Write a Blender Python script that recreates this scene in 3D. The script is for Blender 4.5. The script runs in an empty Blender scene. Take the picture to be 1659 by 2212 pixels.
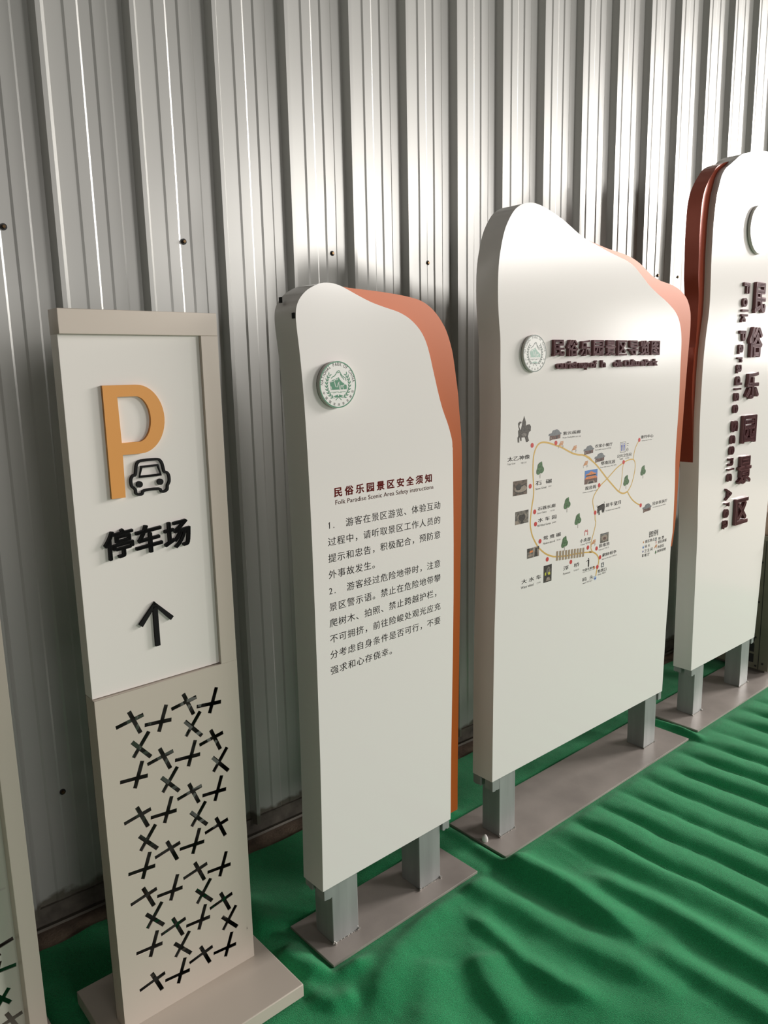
import bpy, bmesh, math, random
from mathutils import Vector, Matrix, noise

random.seed(7)
S = bpy.context.scene
COL = S.collection

# ------------------------------------------------------------------ camera
cam = bpy.data.cameras.new('camera')
cam.sensor_fit = 'HORIZONTAL'
cam.sensor_width = 36.0
cam.lens = 36.0 * 1660.0 / 1659.0
cam.clip_start = 0.02
co = bpy.data.objects.new('camera', cam)
COL.objects.link(co)
co.matrix_world = Matrix(((0.777138, 0.130831, -0.61558, 0.0),
                          (-0.628975, 0.12862, -0.766712, 0.0),
                          (-0.021134, 0.983026, 0.182245, 1.67),
                          (0, 0, 0, 1)))
S.camera = co

# ------------------------------------------------------------------ exposure, world, daylight
S.view_settings.view_transform = 'Standard'
S.view_settings.look = 'None'
S.view_settings.gamma = 1.0
S.view_settings.use_curve_mapping = False
S.view_settings.exposure = 0.0

W = bpy.data.worlds.new('world')
S.world = W
W.use_nodes = True
W.node_tree.nodes['Background'].inputs[0].default_value = (1.0, 0.97, 0.92, 1)
W.node_tree.nodes['Background'].inputs[1].default_value = 0.012


def daylight(name, loc, target, sx, sy, power, color=(1.0, 0.957, 0.925), spread=180):
    l = bpy.data.lights.new(name, 'AREA')
    l.shape = 'RECTANGLE'
    l.size, l.size_y = sx, sy
    l.energy = power
    l.color = color
    l.spread = math.radians(spread)
    o = bpy.data.objects.new(name, l)
    COL.objects.link(o)
    o.location = loc
    d = Vector(target) - Vector(loc)
    o.rotation_euler = d.to_track_quat('-Z', 'Y').to_euler()
    return o


# daylight of the hall: gable windows and doors in the far end wall, a window opposite the signs; then added fill lamps
LIGHTS = [
    ('gable_window', (20.0, -9.3, 5.7), (0.0, -9.3, 5.7), 11.5, 1.35, 980),
    ('end_door', (20.0, -7.6, 2.4), (0.0, -7.6, 2.4), 2.2, 1.3, 100),
    ('end_window', (20.0, -4.6, 2.3), (0.0, -4.6, 2.3), 1.5, 1.2, 60),
    ('near_window', (8.0, -6.0, 3.9), (8.0, 0.0, 3.9), 2.6, 1.3, 400),
    ('front_fill', (6.5, -6.0, 1.9), (6.5, 0.0, 1.9), 4.0, 1.8, 30),  # added soft fill for the board fronts, no opening stands there
    ('left_fill', (0.3, -6.0, 1.7), (0.3, 1.7, 1.1), 3.0, 2.2, 105),  # added fill from the front left to lift the left-hand signs
    ('floor_fill', (16.0, -2.0, 5.5), (3.0, 1.0, 0.0), 4.0, 2.4, 2000),  # added lamp that brightens the floor and carpet folds
]
for a in LIGHTS:
    daylight(*a)

# ------------------------------------------------------------------ helpers

def mat(name, col, rough=0.5, metal=0.0, spec=0.5, bump=None, var=None, coat=0.0, sheen=None, aniso=None):
    m = bpy.data.materials.new(name)
    m.use_nodes = True
    nt = m.node_tree
    b = nt.nodes['Principled BSDF']
    b.inputs['Base Color'].default_value = (*col, 1)
    b.inputs['Roughness'].default_value = rough
    b.inputs['Metallic'].default_value = metal
    b.inputs['Specular IOR Level'].default_value = spec
    b.inputs['Coat Weight'].default_value = coat
    b.inputs['Coat Roughness'].default_value = 0.15
    if sheen:
        b.inputs['Sheen Weight'].default_value = sheen
        b.inputs['Sheen Roughness'].default_value = 0.5
    tc = nt.nodes.new('ShaderNodeTexCoord')
    if var:     # (scale, amount, (sx, sy, sz)) mottled colour
        sc, amt, st = var
        mp = nt.nodes.new('ShaderNodeMapping')
        mp.inputs['Scale'].default_value = st
        n = nt.nodes.new('ShaderNodeTexNoise')
        n.inputs['Scale'].default_value = sc
        n.inputs['Detail'].default_value = 6
        nt.links.new(tc.outputs['Object'], mp.inputs[0])
        nt.links.new(mp.outputs[0], n.inputs[0])
        r = nt.nodes.new('ShaderNodeValToRGB')
        r.color_ramp.elements[0].position = 0.3
        r.color_ramp.elements[1].position = 0.7
        r.color_ramp.elements[0].color = (*[c * (1 - amt) for c in col], 1)
        r.color_ramp.elements[1].color = (*[min(1, c * (1 + amt)) for c in col], 1)
        nt.links.new(n.outputs[0], r.inputs[0])
        nt.links.new(r.outputs[0], b.inputs['Base Color'])
    if bump:    # (scale, strength, distance, (sx, sy, sz))
        sc, stg, dist, st = bump
        mp = nt.nodes.new('ShaderNodeMapping')
        mp.inputs['Scale'].default_value = st
        n = nt.nodes.new('ShaderNodeTexNoise')
        n.inputs['Scale'].default_value = sc
        n.inputs['Detail'].default_value = 3
        nt.links.new(tc.outputs['Object'], mp.inputs[0])
        nt.links.new(mp.outputs[0], n.inputs[0])
        bp = nt.nodes.new('ShaderNodeBump')
        bp.inputs['Strength'].default_value = stg
        bp.inputs['Distance'].default_value = dist
        nt.links.new(n.outputs[0], bp.inputs['Height'])
        nt.links.new(bp.outputs[0], b.inputs['Normal'])
    return m


O3D = (1, 1, 1)
M = {}
M['board'] = mat('white_board_paint', (0.80, 0.77, 0.735), 0.17, 0, 0.5, bump=(260, 0.03, 0.0006, O3D))
M['edge'] = mat('grey_edge_paint', (0.55, 0.53, 0.48), 0.4)
M['copper'] = mat('copper_paint', (0.36, 0.078, 0.010), 0.38, 0.15, 0.4)
M['maroon'] = mat('maroon_copper_paint', (0.34, 0.06, 0.028), 0.20, 0.25)
M['letter'] = mat('dark_red_letter_paint', (0.14, 0.047, 0.052), 0.28, 0.2)
M['beige'] = mat('beige_metal_paint', (0.60, 0.53, 0.455), 0.35, 0.08, bump=(300, 0.03, 0.0005, O3D))
M['panel'] = mat('white_panel_paint', (0.82, 0.785, 0.735), 0.38)
M['cream'] = mat('pale_green_panel_paint', (0.62, 0.62, 0.54), 0.4)
M['steel'] = mat('galvanised_post', (0.36, 0.37, 0.36), 0.42, 0.35, var=(9, 0.12, (3, 3, 0.3)))
M['plate'] = mat('painted_steel_plate', (0.37, 0.325, 0.295), 0.38, 0.1, var=(5, 0.16, O3D), bump=(30, 0.08, 0.002, O3D))
M['bare'] = mat('unpainted_dark_sheet', (0.075, 0.072, 0.062), 0.5, 0.2)
M['weld'] = mat('weld_metal', (0.7, 0.68, 0.64), 0.3, 0.8)
M['black'] = mat('black_letter_paint', (0.008, 0.008, 0.008), 0.6, 0, 0.15)
M['gold'] = mat('orange_letter_paint', (0.75, 0.33, 0.07), 0.5)
M['ink'] = mat('black_ink', (0.018, 0.015, 0.015), 0.5, 0, 0.12)
M['inkg'] = mat('grey_ink', (0.09, 0.085, 0.08), 0.5, 0, 0.12)
M['inkr'] = mat('dark_red_ink', (0.24, 0.024, 0.018), 0.5, 0, 0.12)
M['inkb'] = mat('brown_ink', (0.17, 0.05, 0.03), 0.5, 0, 0.12)
M['green'] = mat('emblem_green', (0.045, 0.22, 0.115), 0.4)
M['greeng'] = mat('emblem_grey_green', (0.13, 0.17, 0.145), 0.4)
M['greenp'] = mat('emblem_pale_green', (0.30, 0.46, 0.38), 0.4)
M['inkp'] = mat('emblem_grey_ink', (0.20, 0.21, 0.20), 0.5)
M['white'] = mat('emblem_white', (0.80, 0.79, 0.75), 0.35)
M['road'] = mat('map_route_yellow', (0.60, 0.38, 0.09), 0.5)
M['dot'] = mat('map_dot_red', (0.52, 0.035, 0.03), 0.5)
M['leafp'] = mat('printed_leaf_green', (0.055, 0.13, 0.045), 0.6, var=(160, 0.75, O3D))
M['trunk'] = mat('printed_trunk', (0.16, 0.13, 0.10), 0.6)
M['roofp'] = mat('printed_roof_grey', (0.15, 0.16, 0.165), 0.6, var=(200, 0.3, O3D))
M['wallp'] = mat('printed_wall_brown', (0.12, 0.06, 0.045), 0.6, var=(200, 0.7, O3D))
M['bronze'] = mat('printed_bronze', (0.05, 0.042, 0.03), 0.6, var=(190, 0.9, O3D))
M['ph1'] = mat('printed_stone_photo', (0.10, 0.068, 0.048), 0.5, var=(70, 0.85, O3D))
M['ph2'] = mat('printed_grey_photo', (0.13, 0.115, 0.095), 0.5, var=(90, 0.9, O3D))
M['phl'] = mat('printed_light_stone', (0.27, 0.22, 0.175), 0.5, var=(90, 0.3, O3D))
M['phd'] = mat('printed_dark', (0.03, 0.025, 0.02), 0.5, var=(150, 0.8, O3D))
M['sky'] = mat('printed_sky_blue', (0.07, 0.19, 0.46), 0.5)
M['tile'] = mat('printed_roof_orange', (0.60, 0.20, 0.06), 0.5, var=(180, 0.3, O3D))
M['wood'] = mat('printed_bench_orange', (0.52, 0.24, 0.10), 0.5)
M['slat'] = mat('printed_slat_tan', (0.30, 0.225, 0.145), 0.5)
M['blue'] = mat('printed_blue', (0.06, 0.09, 0.40), 0.5)
M['yel'] = mat('printed_yellow', (0.5, 0.5, 0.05), 0.5)
M['lblue'] = mat('printed_pale_blue', (0.35, 0.48, 0.62), 0.5)
M['screw'] = mat('bronze_screw', (0.16, 0.10, 0.05), 0.3, 0.8)
M['rubber'] = mat('black_rubber_washer', (0.015, 0.015, 0.015), 0.6)
M['foam'] = mat('white_foam', (0.8, 0.78, 0.74), 0.7)
M['ac'] = mat('beige_cabinet_paint', (0.17, 0.16, 0.115), 0.45, var=(6, 0.15, O3D))
M['box'] = mat('brown_cardboard', (0.35, 0.25, 0.19), 0.8, var=(14, 0.4, O3D))
M['concrete'] = mat('brown_concrete', (0.25, 0.185, 0.135), 0.9, var=(16, 0.4, O3D), bump=(120, 0.5, 0.004, O3D))
M['channel'] = mat('dirty_base_channel', (0.12, 0.105, 0.085), 0.7, var=(20, 0.4, O3D))
M['felt'] = mat('green_felt', (0.017, 0.285, 0.100), 0.95, 0, 0.1, sheen=0.2, var=(420, 0.38, O3D), bump=(480, 0.7, 0.004, O3D))


def link(name, me, m, parent=None, loc=None):
    o = bpy.data.objects.new(name, me)
    COL.objects.link(o)
    if m is not None:
        for k in (m if isinstance(m, (list, tuple)) else [m]):
            me.materials.append(k)
    if parent is not None:
        o.parent = parent
    if loc is not None:
        o.location = loc
    return o


def from_bm(name, bm, m, parent=None, loc=None, smooth=None):
    me = bpy.data.meshes.new(name)
    bmesh.ops.recalc_face_normals(bm, faces=bm.faces[:])
    bm.to_mesh(me)
    bm.free()
    if smooth:
        me.polygons.foreach_set('use_smooth', [True] * len(me.polygons))
        me.set_sharp_from_angle(angle=math.radians(smooth))
        for p in me.polygons:       # broad flat faces keep their own normal
            if len(p.vertices) > 6 or p.area > 0.004:
                p.use_smooth = False
    return link(name, me, m, parent, loc)


def empty(name, loc, rz, label, cat, group=None):
    o = bpy.data.objects.new(name, None)
    COL.objects.link(o)
    o.empty_display_size = 0.1
    o.location = loc
    o.rotation_euler = (0, 0, math.radians(rz))
    tag(o, label, cat, group)
    return o


def tag(o, label, cat, group=None):
    o['label'] = label
    o['category'] = cat
    if group:
        o['group'] = group
    return o


def box_bm(bm, x0, x1, y0, y1, z0, z1, bev=0.0):
    vs = [bm.verts.new(p) for p in ((x0, y0, z0), (x1, y0, z0), (x1, y1, z0), (x0, y1, z0),
                                    (x0, y0, z1), (x1, y0, z1), (x1, y1, z1), (x0, y1, z1))]
    fs = [bm.faces.new([vs[i] for i in q]) for q in ((3, 2, 1, 0), (4, 5, 6, 7), (0, 1, 5, 4), (1, 2, 6, 5), (2, 3, 7, 6), (3, 0, 4, 7))]
    if bev:
        es = list({e for f in fs for e in f.edges})
        bmesh.ops.bevel(bm, geom=es, offset=bev, segments=2, profile=0.5, affect='EDGES')


def box(name, x0, x1, y0, y1, z0, z1, m, parent=None, bev=0.0):
    bm = bmesh.new()
    box_bm(bm, x0, x1, y0, y1, z0, z1, bev)
    return from_bm(name, bm, m, parent, smooth=40 if bev else None)


def smooth_line(pts, n=4, closed=False):
    """Catmull-Rom through the points."""
    out = []
    N = len(pts)
    for i in range(N if closed else N - 1):
        if closed:
            p = [pts[(i + k - 1) % N] for k in range(4)]
        else:
            p = [pts[max(0, min(N - 1, i + k - 1))] for k in range(4)]
        for k in range(n):
            t = k / n
            out.append(tuple(0.5 * (2 * p[1][a] + (p[2][a] - p[0][a]) * t + (2 * p[0][a] - 5 * p[1][a] + 4 * p[2][a] - p[3][a]) * t * t
                                    + (3 * p[1][a] - p[0][a] - 3 * p[2][a] + p[3][a]) * t ** 3) for a in (0, 1)))
    if not closed:
        out.append(tuple(pts[-1]))
    return out


def prism(name, outline, y0, y1, m, parent, bev=0.0012, side=None):
    """Outline in (u, z), front at y0, back at y1; side = index of the material for the rim."""
    bm = bmesh.new()
    a = [bm.verts.new((u, y0, z)) for u, z in outline]
    b = [bm.verts.new((u, y1, z)) for u, z in outline]
    ff = bm.faces.new(a)
    bm.faces.new(b[::-1])
    n = len(a)
    for i in range(n):
        f = bm.faces.new((a[i], b[i], b[(i + 1) % n], a[(i + 1) % n]))
        if side is not None:
            f.material_index = side
    if bev:
        bmesh.ops.bevel(bm, geom=list(ff.edges), offset=bev, segments=2, profile=0.5, affect='EDGES')
    return from_bm(name, bm, m, parent, smooth=35)


def holed_plate(name, outer, holes, y0, y1, m, parent):
    """Sheet with cut-outs: filled 2D curve turned into a mesh."""
    cu = bpy.data.curves.new(name, 'CURVE')
    cu.dimensions = '2D'
    cu.fill_mode = 'BOTH'
    cu.extrude = 0.5
    for lp in [outer] + holes:
        sp = cu.splines.new('POLY')
        sp.points.add(len(lp) - 1)
        for p, (u, z) in zip(sp.points, lp):
            p.co = (u, z, 0, 1)
        sp.use_cyclic_u = True
    t = bpy.data.objects.new(name, cu)
    COL.objects.link(t)
    bpy.context.view_layer.update()
    me = bpy.data.meshes.new_from_object(t.evaluated_get(bpy.context.evaluated_depsgraph_get()))
    bpy.data.objects.remove(t)
    for v in me.vertices:
        x, y, z = v.co
        v.co = (x, y1 + (y0 - y1) * (z + 0.5), y)
    me.materials.clear()
    me.name = name
    return link(name, me, m, parent)


# ---- lettering: glyph meshes from the built-in font, in em units
GL = {}


def glyph(s, bold=0.0, solid=False, space=1.0):
    k = (s, bold, solid, space)
    if k not in GL:
        cu = bpy.data.curves.new('glyph', 'FONT')
        cu.body = s
        cu.extrude = 0.5 if solid else 0.0
        cu.resolution_u = 4
        cu.space_character = space
        t = bpy.data.objects.new('glyph', cu)
        COL.objects.link(t)
        bpy.context.view_layer.update()
        me = bpy.data.meshes.new_from_object(t.evaluated_get(bpy.context.evaluated_depsgraph_get()))
        bpy.data.objects.remove(t)
        vs = [tuple(v.co) for v in me.vertices]
        fs = [tuple(p.vertices) for p in me.polygons]
        xs = [v[0] for v in vs]
        ys = [v[1] for v in vs]
        if bold:    # heavier strokes: the outline repeated in a small ring of offsets
            n, v0, f0 = len(vs), vs, fs
            vs, fs = [], []
            for i in range(6):
                dx, dy = bold * math.cos(math.pi * i / 3 + .3), bold * math.sin(math.pi * i / 3 + .3)
                vs = vs + [(p[0] + dx, p[1] + dy, p[2]) for p in v0]
                fs = fs + [tuple(q + i * n for q in f) for f in f0]
        GL[k] = (vs, fs, (min(xs) - bold, max(xs) + bold, min(ys) - bold, max(ys) + bold))
        bpy.data.meshes.remove(me)
    return GL[k]


class Print:
    """Collects flat or raised shapes on a board face (local u, z) into one mesh."""

    def __init__(self):
        self.v, self.f, self.mi, self.mats = [], [], [], []

    def _m(self, m):
        if m not in self.mats:
            self.mats.append(m)
        return self.mats.index(m)

    def add(self, vs, fs, m):
        o = len(self.v)
        self.v += vs
        self.f += [tuple(i + o for i in f) for f in fs]
        self.mi += [self._m(m)] * len(fs)
        return self

    def poly(self, pts, m, layer=0, y=0.0):
        return self.add([(u, y - 0.0002 - 0.00008 * layer, z) for u, z in pts], [tuple(range(len(pts)))], m)

    def disc(self, u, z, r, m, layer=0, y=0.0, n=28, sx=1.0):
        return self.poly([(u + sx * r * math.cos(2 * math.pi * i / n), z + r * math.sin(2 * math.pi * i / n)) for i in range(n)], m, layer, y)

    def ring(self, u, z, r0, r1, m, layer=0, y=0.0, n=64):
        vs, fs = [], []
        for i in range(n):
            a = 2 * math.pi * i / n
            for r in (r0, r1):
                vs.append((u + r * math.cos(a), y - 0.0002 - 0.00008 * layer, z + r * math.sin(a)))
        for i in range(n):
            j = (i + 1) % n
            fs.append((2 * i, 2 * i + 1, 2 * j + 1, 2 * j))
        return self.add(vs, fs, m)

    def stroke(self, pts, w, m, layer=0, y=0.0, taper=None):
        vs, fs = [], []
        n = len(pts)
        for i, (u, z) in enumerate(pts):
            a, b = pts[max(0, i - 1)], pts[min(n - 1, i + 1)]
            du, dz = b[0] - a[0], b[1] - a[1]
            L = math.hypot(du, dz) or 1
            ww = w * 0.5 * (1 if taper is None else taper[0] + (taper[1] - taper[0]) * i / (n - 1))
            for s in (-1, 1):
                vs.append((u - s * dz / L * ww, y - 0.0002 - 0.00008 * layer, z + s * du / L * ww))
        for i in range(n - 1):
            fs.append((2 * i, 2 * i + 1, 2 * i + 3, 2 * i + 2))
        return self.add(vs, fs, m)

    def text(self, s, u0, z0, w, h, m, bold=0.0, y=0.0, depth=0.0, layer=0, space=1.0):
        """fit the string's outline box to u0..u0+w, z0..z0+h"""
        vs, fs, (a, b, c, d) = glyph(s, bold, depth > 0, space)
        base = y - 0.0002 - 0.00008 * layer if depth == 0 else y
        out = [(u0 + (p[0] - a) / (b - a) * w, base - (p[2] + 0.5) * depth if depth else base, z0 + (p[1] - c) / (d - c) * h) for p in vs]
        return self.add(out, fs, m)

    def em(self, s, u, z, sx, sz, m, ang=0.0, bold=0.0, y=0.0, center=False):
        """glyph at em scale, origin on the baseline, turned by ang"""
        vs, fs, (a, b, c, d) = glyph(s, bold)
        ca, sa = math.cos(ang), math.sin(ang)
        ox = (a + b) / 2 if center else 0
        out = []
        for p in vs:
            x, q = (p[0] - ox) * sx, p[1] * sz
            out.append((u + x * ca - q * sa, y - 0.0003, z + x * sa + q * ca))
        return self.add(out, fs, m)

    def build(self, name, parent):
        me = bpy.data.meshes.new(name)
        me.from_pydata(self.v, [], self.f)
        for m in self.mats:
            me.materials.append(M[m])
        me.polygons.foreach_set('material_index', self.mi)
        me.update()
        # every face of a flat print looks out of the board
        return link(name, me, None, parent)

R_MAIN = [(0.5658,1.3185),(0.5441,1.334),(0.5086,1.3465),(0.474,1.3509),(0.4398,1.3592),(0.406,1.3725),(0.3727,1.3862),(0.3402,1.3957),(0.3082,1.405),(0.2768,1.4113),(0.2583,1.4114),(0.2431,1.4072),(0.2311,1.3967),(0.2224,1.3821),(0.2168,1.3635),(0.215,1.3349),(0.2157,1.306),(0.2187,1.2766),(0.2209,1.2473),(0.219,1.2241),(0.2129,1.1995),(0.208,1.1708),(0.2044,1.14),(0.2077,1.1159),(0.2168,1.0907),(0.2328,1.0662),(0.2521,1.0429),(0.2746,1.0249),(0.2973,1.0107),(0.3267,0.9984),(0.3531,0.9916),(0.4204,0.9829),(0.4547,0.9822),(0.4896,0.9793),(0.5286,0.9763),(0.5612,0.9716),(0.5759,0.969),(0.5598,0.9733),(0.584,0.9684),(0.6048,0.9582),(0.6197,0.9447),(0.6259,0.929),(0.6233,0.9148),(0.6178,0.9012),(0.6125,0.8851),(0.6093,0.8686)]
R_LOOP = [(0.5819,0.9706),(0.5733,0.9817),(0.5706,0.9965),(0.5737,1.0151),(0.5846,1.0397),(0.5935,1.0621),(0.5985,1.0828),(0.5936,1.0923),(0.5909,1.1164),(0.5814,1.1392),(0.5748,1.1635),(0.5776,1.1802),(0.5878,1.1938),(0.6052,1.2088),(0.63,1.2252),(0.6626,1.2409),(0.6917,1.2571),(0.7286,1.2772),(0.7664,1.2909),(0.7973,1.299),(0.8249,1.3019),(0.8431,1.2996),(0.8537,1.2915),(0.8589,1.2754),(0.8566,1.2511),(0.8482,1.2252),(0.8359,1.1997),(0.8209,1.1835),(0.8094,1.1748)]
R_BACK = [(0.8094,1.1748),(0.7819,1.1714),(0.7579,1.1781),(0.7338,1.1915),(0.7017,1.2149),(0.6663,1.2415),(0.6275,1.2734),(0.5895,1.3036),(0.549,1.3282),(0.5203,1.3422),(0.5062,1.3465)]
R_INNER = [(0.7736,1.2881),(0.7684,1.2601),(0.7661,1.234),(0.762,1.2058),(0.7497,1.1852)]
R_NORTH = [(0.843,1.3003),(0.8459,1.3166),(0.8525,1.3382),(0.8653,1.357),(0.8805,1.3713)]
R_EAST = [(0.8115,1.1734),(0.8267,1.1559),(0.8482,1.1374),(0.8781,1.12),(0.9036,1.1098)]
DOTS = [(0.2089,1.4061),(0.3406,1.4041),(0.2011,1.2665),(0.2278,1.1735),(0.2335,1.1294),(0.26,1.0637),(0.3033,0.9906),(0.4454,0.9551),(0.5512,0.9919),(0.8815,1.3741),(0.7747,1.2956),(0.6133,1.2228),(0.5925,1.1205),(0.9114,1.1069),(0.6086,0.9786),(0.6335,0.9393),(0.6177,0.9041)]
STAT = [(0.1648,1.5085),(0.1606,1.4976),(0.155,1.4887),(0.1537,1.4795),(0.1482,1.4631),(0.1438,1.4643),(0.1393,1.4748),(0.1435,1.4838),(0.1507,1.4843),(0.1506,1.4898),(0.1405,1.4904),(0.1334,1.4844),(0.135,1.4732),(0.1395,1.4637),(0.1338,1.4604),(0.1355,1.4436),(0.1313,1.4374),(0.1324,1.4215),(0.1402,1.4209),(0.14,1.434),(0.1428,1.4393),(0.1459,1.4261),(0.1518,1.4256),(0.1516,1.4368),(0.1691,1.4365),(0.1768,1.419),(0.1857,1.4193),(0.1856,1.4231),(0.1915,1.4226),(0.1853,1.4381),(0.1909,1.4528),(0.1997,1.4559),(0.2009,1.4709),(0.1933,1.4789),(0.1815,1.4777),(0.1742,1.4745),(0.174,1.4875),(0.1694,1.4971)]
BULL = [(0.6104,1.1428),(0.6055,1.1316),(0.6063,1.1154),(0.6108,1.1147),(0.6125,1.1242),(0.6159,1.1075),(0.6232,1.1087),(0.6206,1.1231),(0.6334,1.1268),(0.6377,1.1164),(0.6435,1.1124),(0.6438,1.12),(0.651,1.1113),(0.6554,1.1336),(0.654,1.1447),(0.6471,1.1488),(0.6268,1.146),(0.6178,1.1418),(0.6071,1.1357),(0.6043,1.1404)]
F2 = [(-0.0352,0.1942),(-0.0266,0.6058),(-0.0253,1.2148),(-0.0305,1.5243),(-0.038,1.6827),(-0.0468,1.7786),(-0.0477,1.8089),(-0.0442,1.8292),(-0.034,1.8481),(-0.016,1.8658),(0.006,1.8786),(0.0327,1.8886),(0.0595,1.8911),(0.082,1.8888),(0.1046,1.883),(0.151,1.8655),(0.1987,1.849),(0.2487,1.8369),(0.2896,1.8283),(0.3157,1.8203),(0.3422,1.8082),(0.3691,1.7896),(0.3908,1.7675),(0.4073,1.7403),(0.4209,1.7046),(0.4291,1.6767),(0.4403,1.6403),(0.4543,1.5952),(0.4714,1.5493),(0.4921,1.5066),(0.5039,1.4764),(0.5117,1.4504),(0.5127,1.4248),(0.5147,1.3846),(0.5146,0.9701),(0.4989,0.4097),(0.4953,0.1953)]
O2 = [(0.1247,1.8873),(0.1435,1.8852),(0.1916,1.8833),(0.2616,1.8801),(0.3242,1.8755),(0.3726,1.87),(0.4112,1.8624),(0.445,1.848),(0.4737,1.8279),(0.4968,1.8045),(0.5145,1.7806),(0.5292,1.7501),(0.5411,1.7172),(0.55,1.6755),(0.5561,1.642),(0.5652,1.5913),(0.5693,1.5481),(0.5782,1.4701),(0.5813,1.3997),(0.5794,1.2407),(0.5756,1.1087),(0.5717,0.9527),(0.5575,0.3781),(0.5558,0.194)]
F3 = [(0.0127,0.2356),(0.0209,0.7963),(0.0432,1.3758),(0.0455,1.5528),(0.0427,1.6523),(0.0418,1.75),(0.0354,1.8079),(0.0296,1.8699),(0.0289,1.9406),(0.0337,1.997),(0.0443,2.0444),(0.0586,2.0873),(0.0767,2.1192),(0.099,2.1472),(0.1215,2.1645),(0.1481,2.177),(0.1792,2.1838),(0.2068,2.1852),(0.2472,2.1802),(0.3054,2.166),(0.366,2.1466),(0.4285,2.121),(0.4836,2.101),(0.5403,2.0887),(0.6184,2.0712),(0.689,2.0577),(0.7517,2.0459),(0.8004,2.0297),(0.8511,2.0019),(0.909,1.9677),(0.9682,1.9411),(1.0288,1.9173),(1.0788,1.8949),(1.1175,1.872),(1.1451,1.8448),(1.1635,1.808),(1.1723,1.7705),(1.1751,1.7264),(1.1757,1.6313),(1.1778,1.5024),(1.1699,1.3003),(1.1767,1.1538),(1.1767,0.9533),(1.1663,0.8942),(1.1663,0.6652),(1.1589,0.5187),(1.1523,0.2326)]
O3 = [(0.5433,2.1028),(0.616,2.0913),(0.686,2.0826),(0.7582,2.076),(0.8226,2.065),(0.8783,2.0491),(0.9358,2.0239),(0.9834,2.0045),(1.0431,1.9919),(1.1035,1.985),(1.1663,1.9725),(1.2188,1.9518),(1.2528,1.9283),(1.2764,1.8941),(1.2862,1.8627),(1.2883,1.8049),(1.2828,1.7281),(1.2738,1.5967),(1.2669,1.4646),(1.2599,1.331),(1.2524,1.2049),(1.2441,1.0055),(1.2241,0.8799)]
F4 = [(-0.0438,0.2427),(-0.0526,0.8472),(-0.0632,1.0246),(-0.073,1.1929),(-0.087,1.3987),(-0.0881,1.5588),(-0.0848,1.6771),(-0.0775,1.7553),(-0.0682,1.8181),(-0.0585,1.8764),(-0.0553,1.9342),(-0.0575,2.0104),(-0.062,2.1046),(-0.0614,2.1793),(-0.0596,2.2467),(-0.0529,2.3136),(-0.043,2.3661),(-0.0304,2.3971),(-0.015,2.4355),(0.0021,2.46),(0.0246,2.4795),(0.0559,2.497),(0.0955,2.5193),(0.1351,2.542),(0.1765,2.5594),(0.2104,2.5684),(0.2716,2.5824),(0.3432,2.5966),(0.4102,2.6031)]
P4 = [(0.1328,2.5269),(0.0826,2.5181),(0.0066,2.4903),(-0.0335,2.4571),(-0.0691,2.4194),(-0.0965,2.3794),(-0.1112,2.3374),(-0.117,2.2965),(-0.1192,2.2452),(-0.1199,2.1782),(-0.1166,2.1041),(-0.1133,2.0291),(-0.1011,1.9537),(-0.1009,1.8772),(-0.1027,1.8189),(-0.1062,1.7412),(-0.1117,1.7171),(-0.1155,1.5205),(-0.0477,1.0452)]
XA = [(-0.2905,0.8538),(-0.1487,0.8556),(-0.2216,0.7339),(-0.08,0.7347),(-0.1511,0.6105),(-0.2914,0.6036),(-0.0817,0.4848),(-0.2218,0.4793),(-0.1509,0.3854),(-0.2934,0.3831),(-0.0829,0.2614),(-0.2227,0.2597),(-0.152,0.1355),(-0.2903,0.1365)]
XB = [(-0.22,0.8247),(-0.0801,0.8281),(-0.1493,0.7053),(-0.2923,0.7012),(-0.0815,0.5802),(-0.2244,0.5786),(-0.1549,0.4592),(-0.2926,0.4544),(-0.0822,0.3576),(-0.2247,0.3587),(-0.1534,0.2344),(-0.2905,0.2311),(-0.0811,0.1106),(-0.2221,0.1116)]
XC = [(-0.2792,0.7773),(-0.1396,0.7844),(-0.0699,0.6599),(-0.2125,0.6584),(-0.142,0.5333),(-0.2816,0.528),(-0.1426,0.3082),(-0.2816,0.3104),(-0.0728,0.1906),(-0.2136,0.1882)]
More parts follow.
